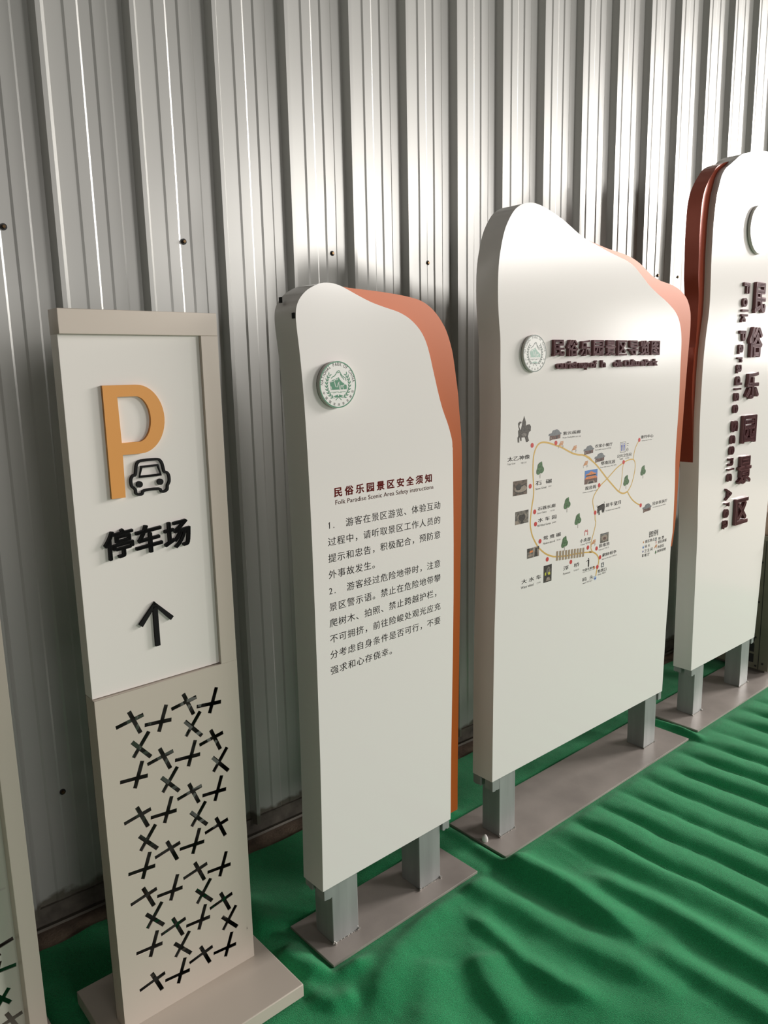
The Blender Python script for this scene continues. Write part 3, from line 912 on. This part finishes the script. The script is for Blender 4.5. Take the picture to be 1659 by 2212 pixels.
# ------------------------------------------------------------------ its neighbour at the left edge of the picture
def panel_sign():
    r = empty('panel_sign', (0.36, 1.817, 0), 2.0, 'beige framed panel sign with cut-out crosses, cut off by the left edge', 'sign')
    T, w0 = 0.056, -0.42
    box('plinth', w0 - 0.042, 0.021, -0.18, 0.20, 0.0, 0.0383, M['beige'], r, 0.0025)
    box('side_stile', -0.042, -0.002, 0.0, T, 0.0385, 1.81, M['beige'], r, 0.0012)
    box('side_stile', w0, w0 + 0.042, 0.0, T, 0.0385, 1.81, M['beige'], r, 0.0012)
    box('top_rail', w0 + 0.042, -0.042, 0.0, T, 1.76, 1.81, M['beige'], r, 0.0008)
    holes = [xcut(c, k, q) for k, c, q in (('A', (-.0890, .3290), -1), ('B', (-.0895, .2690), -1), ('C', (-.0870, .1920), -1), ('A', (-.0725, .1250), 1),
                                           ('B', (-.1850, .3200), -1), ('C', (-.1800, .2350), -1), ('A', (-.1800, .1500), -1),
                                           ('A', (-.2800, .3200), -1), ('B', (-.2800, .2300), -1), ('C', (-.2700, .1400), -1))]
    pl = holed_plate('message_panel', [(w0 + 0.042, 0.0385), (-0.042, 0.0385), (-0.042, 1.76), (w0 + 0.042, 1.76)], holes, 0.042, 0.0445, M['cream'], r)
    pl['label'] = 'pale greenish recessed panel'
    box('back_panel', w0 + 0.042, -0.042, T - 0.003, T - 0.001, 0.40, 1.76, M['beige'], r)
    p = Print()
    p.poly([(-.150, .4705), (-.0495, .4720), (-.0495, .4770), (-.150, .4760)], 'edge', y=0.042)
    p.build('panel_stripe', r)


panel_sign()


# ------------------------------------------------------------------ the safety notice
def notice_sign():
    r = empty('notice_sign', (1.117, 1.667, 0), 2.5, 'white safety notice sign with round emblem and an orange side fin, on two posts', 'sign')
    base_plate(r, -0.050, 0.564, -0.058, 0.157)
    steel_post(r, 0.0005, 0.097, 0.006, 0.092, 0.205)
    steel_post(r, 0.355, 0.450, 0.006, 0.092, 0.205)
    for i, q in enumerate(((-.030, -.001, .001, .040, .160), (-.031, -.004, .058, .092, .168), (.458, .489, .001, .040, .168))):
        frame_stub(r, *q, 0.197, 20 + i)
    out = smooth_line(F2, 3)
    b = prism('board', out, 0.0, 0.095, [M['board'], M['board']], r, 0.0012)
    c = [(0.10, 0.196), (0.10, 1.80)] + smooth_line(O2, 3)
    f = prism('side_fin', c, 0.025, 0.070, [M['copper']], r, 0.001)
    f['label'] = 'orange copper-painted fin'
    emblem(r, 0.0670, 1.6337, 0.0605, 0.015, 'green', 'green', 'green', 'inkg')
    # chips in the paint of the left rim
    for u, y0, z in ((-0.0478, 0.062, 1.842), (-0.0505, 0.004, 1.800)):
        bm = bmesh.new()
        box_bm(bm, u, u + 0.004, y0, y0 + 0.010, z, z + 0.014)
        from_bm('paint_chip', bm, M['black'], b)
    p = Print()
    sx = 0.029
    for i, ch in enumerate('民俗乐园景区安全须知'):
        p.em(ch, 0.0535 + i * 0.0380 - 0.0015, 1.3365 + 0.0021, 0.0305, 0.0272, 'inkr', bold=0.03)
    p.build('notice_heading', b)
    p = Print()
    p.text('Folk Paradise Scenic Area Safety instructions', 0.0565, 1.3110, 0.3725, 0.0165, 'inkb', 0.004)
    p.build('notice_subheading', b)
    rows = ['游客在景区游览、体验互动', '过程中，请听取景区工作人员的', '提示和忠告，积极配合，预防意', '外事故发生。', '游客经过危险地带时，注意',
            '景区警示语。禁止在危险地带攀', '爬树木、拍照、禁止跨越护栏，', '不可拥挤，前往险峻处观光应充', '分考虑自身条件是否可行，不要', '强求和心存侥幸。']
    for i, s in enumerate(rows):
        p = Print()
        z = 1.2503 - 0.04553 * i + 0.0021
        ul = 0.0280 - 0.0008 * i
        ur = 0.4583 - 0.0005 * i
        n = 14
        pitch = (ur - ul - 0.0268) / 13
        start = 14 - len(s) if i in (0, 4) else 0
        if start:
            d = '12'[i // 4]
            p.em(d, ul, z + 0.0006, 0.024, 0.0255, 'ink')
            if d == '1':
                p.stroke([(ul + 0.0035, z + 0.0135), (ul + 0.0075, z + 0.0172)], 0.0022, 'ink')
            p.em('.', ul + 0.018, z + 0.0006, 0.024, 0.0255, 'ink')
        for k, ch in enumerate(s):
            p.em(ch, ul - 0.001 + (k + start) * pitch, z, 0.0292, 0.0258, 'ink')
        p.build('notice_line', b)


notice_sign()


# ------------------------------------------------------------------ the tourist map
def map_sign():
    r = empty('map_sign', (1.82, 1.708, 0), 1.9, 'broad white tourist map sign with yellow route and raised dark red heading, on two posts', 'sign')
    base_plate(r, -0.010, 1.256, -0.083, 0.188)
    steel_post(r, 0.060, 0.146, 0.006, 0.088, 0.243)
    steel_post(r, 1.024, 1.116, 0.006, 0.088, 0.243)
    for i, q in enumerate(((.016, .052, .001, .036, .196), (.014, .045, .056, .090, .200), (1.124, 1.146, .001, .036, .200))):
        frame_stub(r, *q, 0.237, 30 + i)
    b = prism('board', smooth_line(F3, 3), 0.0, 0.092, [M['board'], M['board']], r, 0.0012)
    c = [(0.50, 0.9), (0.50, 2.0)] + smooth_line(O3, 3)
    f = prism('side_fin', c, 0.025, 0.068, [M['copper']], r, 0.001)
    f['label'] = 'orange copper-painted fin'
    emblem(r, 0.2020, 1.7118, 0.0605, 0.012, 'greeng', 'greeng', 'greenp', 'inkp')
    ul = [0.3021 + i * 0.0777 for i in range(9)]
    for i, ch in enumerate('民俗乐园景区导览图'):
        raised(r, 'raised_character', ch, ul[i], 1.7018 + 0.0002 * i, 0.0625, 0.0555, 0.0125, 0.020)
    # raised English line, some of its letters missing
    words = [('ourist', .3255, .4432, 0), ('map', .4500, .5138, 1), ('of', .5220, .5630, 0), ('h', .5904, .6189, 0), ('olk', .6734, .7331, 0),
             ('Cultu', .7407, .8454, 0), ('e', .8560, .8800, 0), ('Park', .8830, .9803, 0)]
    adv = {'i': .45, 'l': .42, 't': .55, 'r': .58, 'f': .55, 'm': 1.45, 'C': 1.15, 'P': 1.05, 's': .85}
    hh = {'t': .0235, 'l': .0265, 'i': .0255, 'k': .0265, 'h': .0265, 'f': .0265, 'C': .0255, 'P': .0255}
    for wd, a, e, dsc in words:
        tot = sum(adv.get(ch, 1.0) for ch in wd)
        x = a
        for ch in wd:
            w = (e - a) * adv.get(ch, 1.0) / tot
            z = 1.6590 + 0.0037 * (x - 0.3255) / 0.65
            h = hh.get(ch, 0.0192)
            if ch == 'p':
                z, h = z - 0.0062, h + 0.0062
            raised(r, 'raised_letter', ch, x + 0.001, z, w - 0.0012, h, 0.010, 0.03)
            x += w

    # ---- the printed map
    p = Print()
    for i, (L, w) in enumerate(((R_MAIN, .0060), (R_BACK, .0062), (R_LOOP, .0044), (R_INNER, .0032), (R_NORTH, .0038), (R_EAST, .0050))):
        p.stroke(smooth_line(L, 4), w, 'road', i * 0.25)
    p.build('map_route', b)
    for u, z in DOTS:
        Print().disc(u, z, 0.0083, 'dot', 2).build('map_dot', b)
    Print().disc(0.5973, 0.9050, 0.0055, 'wood', 2).build('map_dot', b)
    for s, u, z, w, h in TEXTS:
        cjk = any('\u4e00' <= ch <= '\u9fff' for ch in s)
        Print().text(s, u, z, w, h, 'ink' if cjk else 'inkg', 0.007 if cjk else 0.0, layer=1).build('map_caption', b)

    def tree(u, z, k=1.0):
        q = Print()
        q.stroke([(u, z - .0135 * k), (u, z + .004)], .0018, 'trunk', 2)
        o = [(-.012, 0), (-.019, .004), (-.0205, .012), (-.018, .019), (-.015, .026), (-.013, .034), (-.006, .040), (.002, .0425), (.009, .0440), (.0115, .036), (.013, .028), (.0205, .020), (.0205, .011), (.014, .005), (.008, .003), (.0, .0045), (-.005, .0005)]
        q.poly(smooth_line([(u + a * k, z + c * k) for a, c in o], 3, True), 'leafp', 3)
        q.build('map_tree', b)
    for u, z, k in ((.2543, 1.3019, 1), (.4140, 1.1594, .95), (.4830, 1.0907, .95), (.4040, 1.0171, .95), (.7980, 1.2005, .95), (.9190, 1.2287, .92)):
        tree(u, z, k)

    def pavilion(u, z, w):
        q = Print()
        k = w / 0.066
        g = lambda pts: [(u + a * k, z + c * k) for a, c in pts]
        q.poly(g([(-.030, -.002), (-.008, .002), (-.006, .017), (-.030, .016)]), 'wallp', 2)
        q.poly(g([(-.009, .001), (.030, .003), (.031, .018), (-.006, .016)]), 'wallp', 2)
        q.poly(g([(-.037, .015), (-.004, .014), (.034, .017), (.038, .021), (.020, .027), (-.012, .026), (-.034, .022)]), 'roofp', 3)
        q.poly(g([(-.018, .025), (-.012, .033), (.010, .036), (.022, .031), (.026, .026)]), 'roofp', 4)
        q.poly(g([(.006, .004), (.014, .0045), (.014, .013), (.006, .013)]), 'phd', 4)
        q.poly(g([(-.026, .003), (-.020, .004), (-.020, .010), (-.026, .009)]), 'phl', 4)
        q.build('map_pavilion', b)
    for u, z, w in ((.3350, 1.4160, .066), (.5400, 1.3470, .060), (.6120, 1.3120, .062), (.9600, 1.0740, .062)):
        pavilion(u, z, w)
    q = Print()
    q.poly(STAT, 'bronze', 2)
    q.poly([(.150, 1.447), (.165, 1.452), (.178, 1.448), (.176, 1.440), (.160, 1.438)], 'ph2', 3)
    q.build('map_statue', b)
    q = Print().poly(BULL, 'phd', 2)
    q.stroke([(.6075, 1.1370), (.6030, 1.1440), (.6055, 1.1480)], .0018, 'phd', 2)
    q.stroke([(.6520, 1.1470), (.6530, 1.1540), (.6480, 1.1550)], .0012, 'phd', 2)
    q.build('map_bull', b)

    def photo(c, parts, m):
        q = Print().poly(c, m, 2)
        u0, z0 = c[0]
        du, dz = c[1][0] - c[0][0], c[3][1] - c[0][1]
        for pts, mm, ly in parts:
            q.poly([(u0 + a * du, z0 + e * dz) for a, e in pts], mm, 3 + ly)
        q.build('map_photo', b)
    ell = lambda cx, cz, rx, rz, n=24: [(cx + rx * math.cos(2 * math.pi * i / n), cz + rz * math.sin(2 * math.pi * i / n)) for i in range(n)]
    photo([(0.1103, 1.2425), (0.1843, 1.2425), (0.1843, 1.2923), (0.1110, 1.2923)],
          [(ell(.52, .36, .42, .26), 'phd', 0), (ell(.54, .42, .44, .24), 'phl', 1), (ell(.38, .55, .20, .20), 'phd', 2), ([(.45, .5), (.95, .7), (.95, .76), (.45, .62)], 'phd', 3)], 'ph1')
    photo([(0.1232, 1.1418), (0.1938, 1.1418), (0.1940, 1.1866), (0.1238, 1.1866)],
          [(ell(.5, .55, .32, .36), 'phl', 0), (ell(.5, .50, .27, .30), 'phd', 1), (ell(.5, .82, .28, .14), 'ph2', 2), ([(.4, 0), (.65, 0), (.6, .22), (.45, .22)], 'phd', 2), ([(0, 0), (.35, 0), (.25, .25), (0, .3)], 'phl', 0)], 'ph2')
    photo([(0.1892, 1.0122), (0.2250, 1.0122), (0.2245, 1.0476), (0.1893, 1.0476)],
          [([(0, .62), (.4, .66), (.4, 1), (0, 1)], 'phd', 0), ([(.35, .5), (.9, .55), (.85, .75), (.4, .72)], 'tile', 1), (ell(.5, .25, .42, .12), 'phl', 1)], 'ph2')
    photo([(0.2270, 1.0125), (0.2550, 1.0125), (0.2551, 1.0485), (0.2270, 1.0485)],
          [([(.05, 0), (.75, 0), (.6, .85), (.25, .9)], 'phd', 0), ([(.7, .7), (1, .7), (1, 1), (.7, 1)], 'phd', 1)], 'phl')
    photo([(0.2830, 0.9066), (0.3298, 0.9066), (0.3300, 0.9690), (0.2835, 0.9690)],
          [(ell(.48, .62, .38, .34), 'phd', 0), (ell(.60, .66, .24, .24), 'ph2', 1), ([(.15, .40), (.32, .42), (.3, .60), (.15, .58)], 'yel', 2), ([(.55, .42), (.82, .40), (.8, .56), (.55, .56)], 'yel', 2), ([(.3, .05), (.9, .08), (.7, .28), (.4, .25)], 'phl', 1)], 'phd')
    photo([(0.5180, 1.2360), (0.5985, 1.2360), (0.5995, 1.2872), (0.5188, 1.2872)],
          [([(0, 0), (1, 0), (1, .36), (0, .36)], 'wallp', 0), ([(.10, .56), (.9, .56), (.82, .72), (.18, .72)], 'phd', 0), ([(.05, .70), (.30, .76), (.5, .92), (.75, .76), (.95, .72), (.9, .66), (.1, .64)], 'tile', 1),
           ([(.0, .36), (1, .36), (.9, .54), (.15, .54)], 'tile', 1), ([(.18, .0), (.85, .0), (.75, .2), (.25, .2)], 'phl', 1), ([(.3, .0), (.7, .0), (.66, .16), (.34, .16)], 'phd', 2)], 'sky')
    photo([(0.6311, 0.9947), (0.6869, 0.9947), (0.6872, 1.0315), (0.6316, 1.0315)],
          [(ell(.52, .50, .36, .34), 'phl', 0), (ell(.52, .42, .20, .16), 'wallp', 1), ([(.1, .8), (.9, .85), (.9, .95), (.1, .9)], 'roofp', 1)], 'ph2')

    q = Print()
    fr = [(.7485, 1.3355), (.7852, 1.3355), (.7852, 1.3743), (.7485, 1.3743)]
    q.stroke(fr + fr[:2], .0016, 'inkg', 2)
    for u in (.7580, .7750):
        q.disc(u, 1.3685, .0026, 'blue', 2)
        q.poly([(u - .0045, 1.3640), (u + .0045, 1.3640), (u + .003, 1.3520), (u + .0025, 1.3400), (u - .0025, 1.3400), (u - .003, 1.3520)], 'blue', 2)
    q.stroke([(.7665, 1.3400), (.7665, 1.3700)], .0012, 'inkg', 2)
    q.ring(.7985, 1.3430, .0052, .0066, 'inkg', 2, n=28)
    q.stroke([(.7950, 1.3430), (.8010, 1.3430)], .0012, 'inkg', 2)
    q.stroke([(.7925, 1.3655), (.8060, 1.3665)], .0022, 'inkg', 2)
    q.stroke([(.7935, 1.3590), (.8040, 1.3580)], .0014, 'inkg', 2)
    q.build('map_toilet_icon', b)

    def gift(u, z, k):
        q = Print()
        q.stroke([(u - .009 * k, z), (u - .009 * k, z + .015 * k), (u + .009 * k, z + .015 * k), (u + .009 * k, z)], .003 * k, 'dot', 2)
        q.stroke([(u - .010 * k, z + .015 * k), (u - .006 * k, z + .021 * k), (u, z + .016 * k), (u + .006 * k, z + .021 * k), (u + .010 * k, z + .015 * k)], .0025 * k, 'dot', 2)
        q.build('map_gift_icon', b)
    gift(.5380, 1.0412, 1.0)
    gift(1.0442, 0.9255, .45)

    def bench(u, z, k=1.0):
        q = Print()
        g = lambda pts: [(u + a * k, z + c * k) for a, c in pts]
        q.poly(g([(-.010, .006), (.013, .008), (.014, .0135), (-.006, .0120)]), 'wood', 2)
        q.poly(g([(-.015, .001), (.010, .003), (.013, .007), (-.011, .006)]), 'wood', 2)
        q.poly(g([(-.004, .013), (.014, .0145), (.0145, .018), (-.003, .0165)]), 'wood', 2)
        for a in (-.014, .008, .012):
            q.stroke(g([(a, .002), (a + .001, -.007 if a < .012 else -.004)]), .0012 * k, 'trunk', 2)
        q.build('map_bench', b)
    for u, z in ((.3700, 1.3905), (.4500, 1.3682), (.5220, 1.3055), (.5870, .9980)):
        bench(u, z)
    bench(1.0420, .9075, .8)
    q = Print()
    u = .5580
    q.disc(u, .9475, .0028, 'ink', 2)
    q.poly([(u - .004, .9440), (u + .0045, .9440), (u + .004, .9300), (u + .0035, .9155), (u - .003, .9155), (u - .0035, .9300)], 'ink', 2)
    q.stroke([(u - .003, .9425), (u - .0135, .9385)], .0022, 'ink', 2)
    q.build('map_person_icon', b)

    def ticket(u, z, k):
        q = Print()
        fr = [(u - .0095 * k, z), (u + .0095 * k, z), (u + .0095 * k, z + .0185 * k), (u - .0095 * k, z + .0185 * k)]
        q.poly(fr, 'roofp', 2)
        q.poly([(u - .005 * k, z + .004 * k), (u + .006 * k, z + .003 * k), (u + .004 * k, z + .013 * k), (u - .003 * k, z + .015 * k)], 'white', 3)
        q.disc(u + .003 * k, z + .010 * k, .003 * k, 'roofp', 4)
        q.build('map_ticket_icon', b)
    ticket(.6520, .8967, 1.0)
    ticket(1.0410, .9385, .75)
    for u, z, k in ((.6047, .8625, 1.0), (.9443, .9265, .75)):
        q = Print().disc(u, z, .0085 * k, 'lblue', 2)
        q.poly([(u - .0065 * k, z), (u + .0065 * k, z + .001 * k), (u + .004 * k, z - .005 * k), (u - .004 * k, z - .005 * k)], 'blue', 3)
        q.build('map_wharf_icon', b)
    q = Print().disc(.9451, .9475, .004, 'wood', 2)
    q.build('map_dot', b)
    q = Print()
    q.stroke([(.9395, .9050), (.9395, .9120)], .0022, 'blue', 2)
    q.stroke([(.9465, .9050), (.9465, .9120)], .0022, 'blue', 2)
    q.stroke([(.9430, .9045), (.9430, .9125)], .0010, 'inkg', 2)
    q.build('map_toilet_icon', b)
    q = Print().poly([(.9385, .8855), (.9485, .8860), (.9485, .8975), (.9385, .8970)], 'ink', 2)
    q.stroke([(.9415, .8880), (.9415, .8950)], .0012, 'white', 3)
    q.stroke([(.9455, .8880), (.9455, .8950)], .0012, 'white', 3)
    q.build('map_dining_icon', b)
    tree(1.0442, .8830, .30)
    q = Print()
    for i in range(10):
        t = i / 9
        u, z = .3605 + .1610 * t, .9930 - .0140 * t
        q.poly([(u - .0058, z - .0175), (u + .0055, z - .0180), (u + .0068, z + .0168), (u - .0045, z + .0175)], 'slat', 3)
    q.build('map_bridge', b)
    return r


map_sign()


# ------------------------------------------------------------------ the name sign at the right edge
def name_sign():
    r = empty('name_sign', (3.30, 1.772, 0), 1.9, 'tall white name sign with raised vertical characters and dark red fin, at right edge', 'sign')
    base_plate(r, -0.123, 1.02, -0.088, 0.19)
    steel_post(r, 0.007, 0.093, 0.006, 0.088, 0.250)
    steel_post(r, 0.495, 0.586, 0.006, 0.088, 0.250)
    for i, q in enumerate(((-.036, .000, .001, .036, .212), (-.038, -.008, .056, .090, .216), (.594, .618, .001, .036, .214))):
        frame_stub(r, *q, 0.245, 40 + i)
    right = [(0.50, 2.600), (0.60, 2.560), (0.68, 2.470), (0.715, 2.340), (0.728, 2.150), (0.722, 1.900), (0.710, 1.60), (0.694, 1.25), (0.6691, 0.9216), (0.6603, 0.7531), (0.6485, 0.5836), (0.624, 0.2419)]
    b = prism('board', smooth_line(F4 + right, 3), 0.0, 0.090, [M['board'], M['board']], r, 0.0012)
    c = smooth_line(P4, 3) + [(-0.0477, 1.0440), (0.2, 1.0440), (0.2, 2.52)]
    f = prism('side_fin', c, 0.028, 0.0925, [M['maroon']], r, 0.001)
    f['label'] = 'dark red copper-painted fin'
    emblem(r, 0.3550, 2.2600, 0.1060, 0.016, 'greeng', 'greenp', 'greenp', 'inkp')
    rows = [('民', .345, .4575, 1.8914, 2.0310), ('俗', .314, .4520, 1.6890, 1.8285), ('乐', .314, .4470, 1.4965, 1.6230), ('园', .3050, .4480, 1.2874, 1.4200), ('景', .2900, .4200, 1.0925, 1.2254), ('区', .2838, .4165, .8940, 1.0217)]
    for ch, u0, u1, z0, z1 in rows:
        raised(r, 'raised_character', ch, u0, z0, u1 - u0, z1 - z0, 0.016, 0.030)
    L = [('F', 2.0237, 1.9758), ('o', 1.956, 1.9161), ('l', 1.905, 1.895), ('k', 1.8837, 1.8472), ('P', 1.8107, 1.7635), ('a', 1.7485, 1.7053), ('r', 1.6908, 1.667), ('a', 1.6577, 1.6181),
         ('d', 1.6058, 1.5641), ('i', 1.5520, 1.5425), ('s', 1.5286, 1.4909), ('e', 1.4761, 1.4364), ('S', 1.4004, 1.3477), ('c', 1.3347, 1.2944), ('e', 1.284, 1.2431), ('n', 1.2278, 1.1911),
         ('i', 1.1790, 1.1695), ('c', 1.1550, 1.1177), ('A', 1.0853, 1.0283), ('r', 1.0171, .9970), ('e', .987, .9449), ('a', .9321, .892)]
    for ch, za, zb in L:
        h = {'F': .058, 'l': .060, 'k': .060, 'P': .058, 'd': .060, 'i': .059, 'S': .060, 'A': .058}.get(ch, .044)
        base = 0.1745 + (0.2390 - 0.1745) * (((za + zb) / 2 - 0.91) / 1.09)
        raised(r, 'raised_letter', ch, base, za, za - zb, h, 0.011, 0.018, rot=-90)


name_sign()


# ------------------------------------------------------------------ things in the far right corner and crumbs
def cabinet():
    r = empty('metal_cabinet', (4.045, 1.765, 0.0003), 0, 'worn beige metal cabinet standing behind the tall name sign', 'cabinet')
    box('casing', 0.0, 0.85, 0.0, 0.42, 0.02, 0.735, M['ac'], r, 0.004)
    box('lid', -0.006, 0.856, -0.006, 0.426, 0.735, 0.765, M['ac'], r, 0.004)
    box('foot', 0.03, 0.82, 0.03, 0.39, 0.0, 0.02, M['channel'], r)
    box('seam_strip', -0.0016, 0.0, 0.051, 0.054, 0.022, 0.735, M['rubber'], r)
    for z0 in (0.055, 0.115, 0.175, 0.235):
        bm = bmesh.new()
        box_bm(bm, -0.002, 0.0, 0.080, 0.104, z0, z0 + 0.048, 0.0009)
        from_bm('vent_slot', bm, M['rubber'], r)
    for y, z in ((0.030, 0.06), (0.066, 0.04), (0.075, 0.20), (0.066, 0.62), (0.07, 0.40)):
        bm = bmesh.new()
        bmesh.ops.create_cone(bm, cap_ends=True, segments=10, radius1=0.006, radius2=0.004, depth=0.005, matrix=Matrix.Rotation(math.pi / 2, 4, 'Y'))
        from_bm('screw', bm, M['rubber'], r, (-0.002, y, z))


cabinet()
bm = bmesh.new()
box_bm(bm, 0, 0.5, 0, 0.3, 0, 0.125, 0.012)
bmesh.ops.subdivide_edges(bm, edges=bm.edges[:], cuts=3, use_grid_fill=True)
for v in bm.verts:
    v.co += 0.006 * noise.noise_vector(v.co * 9)
    v.co.z = max(v.co.z, 0.0)
bx = from_bm('crumpled_bundle', bm, M['box'], None, (4.05, 1.80, 0.7658), smooth=50)
tag(bx, 'brown crumpled bundle lying on the beige cabinet', 'bundle')

# white foam scrap by the left post of the map sign
bm = bmesh.new()
bmesh.ops.create_uvsphere(bm, u_segments=16, v_segments=8, radius=0.012)
for v in bm.verts:
    v.co.z = max(v.co.z, -0.004) * 1.5
    if v.co.x > 0.004:
        v.co.x = 0.004
fs = from_bm('foam_scrap', bm, M['foam'], None, (1.826, 1.735, 0.006), smooth=50)
tag(fs, 'small white foam scrap beside the left post of the map sign', 'scrap')

bm = bmesh.new()
for i in range(6):
    a = i / 6 * 2 * math.pi
    bm.verts.new((0.006 * math.cos(a) * (1 + .4 * (i % 2)), 0.004 * math.sin(a), 0.001 + 0.002 * (i % 3)))
bmesh.ops.convex_hull(bm, input=bm.verts[:])
ps = from_bm('paper_scrap', bm, M['foam'], None, (1.62, 0.80, carpet_height(1.62, 0.80) + 0.001))
tag(ps, 'tiny pale paper scrap on the green carpet in the lower right corner', 'scrap')
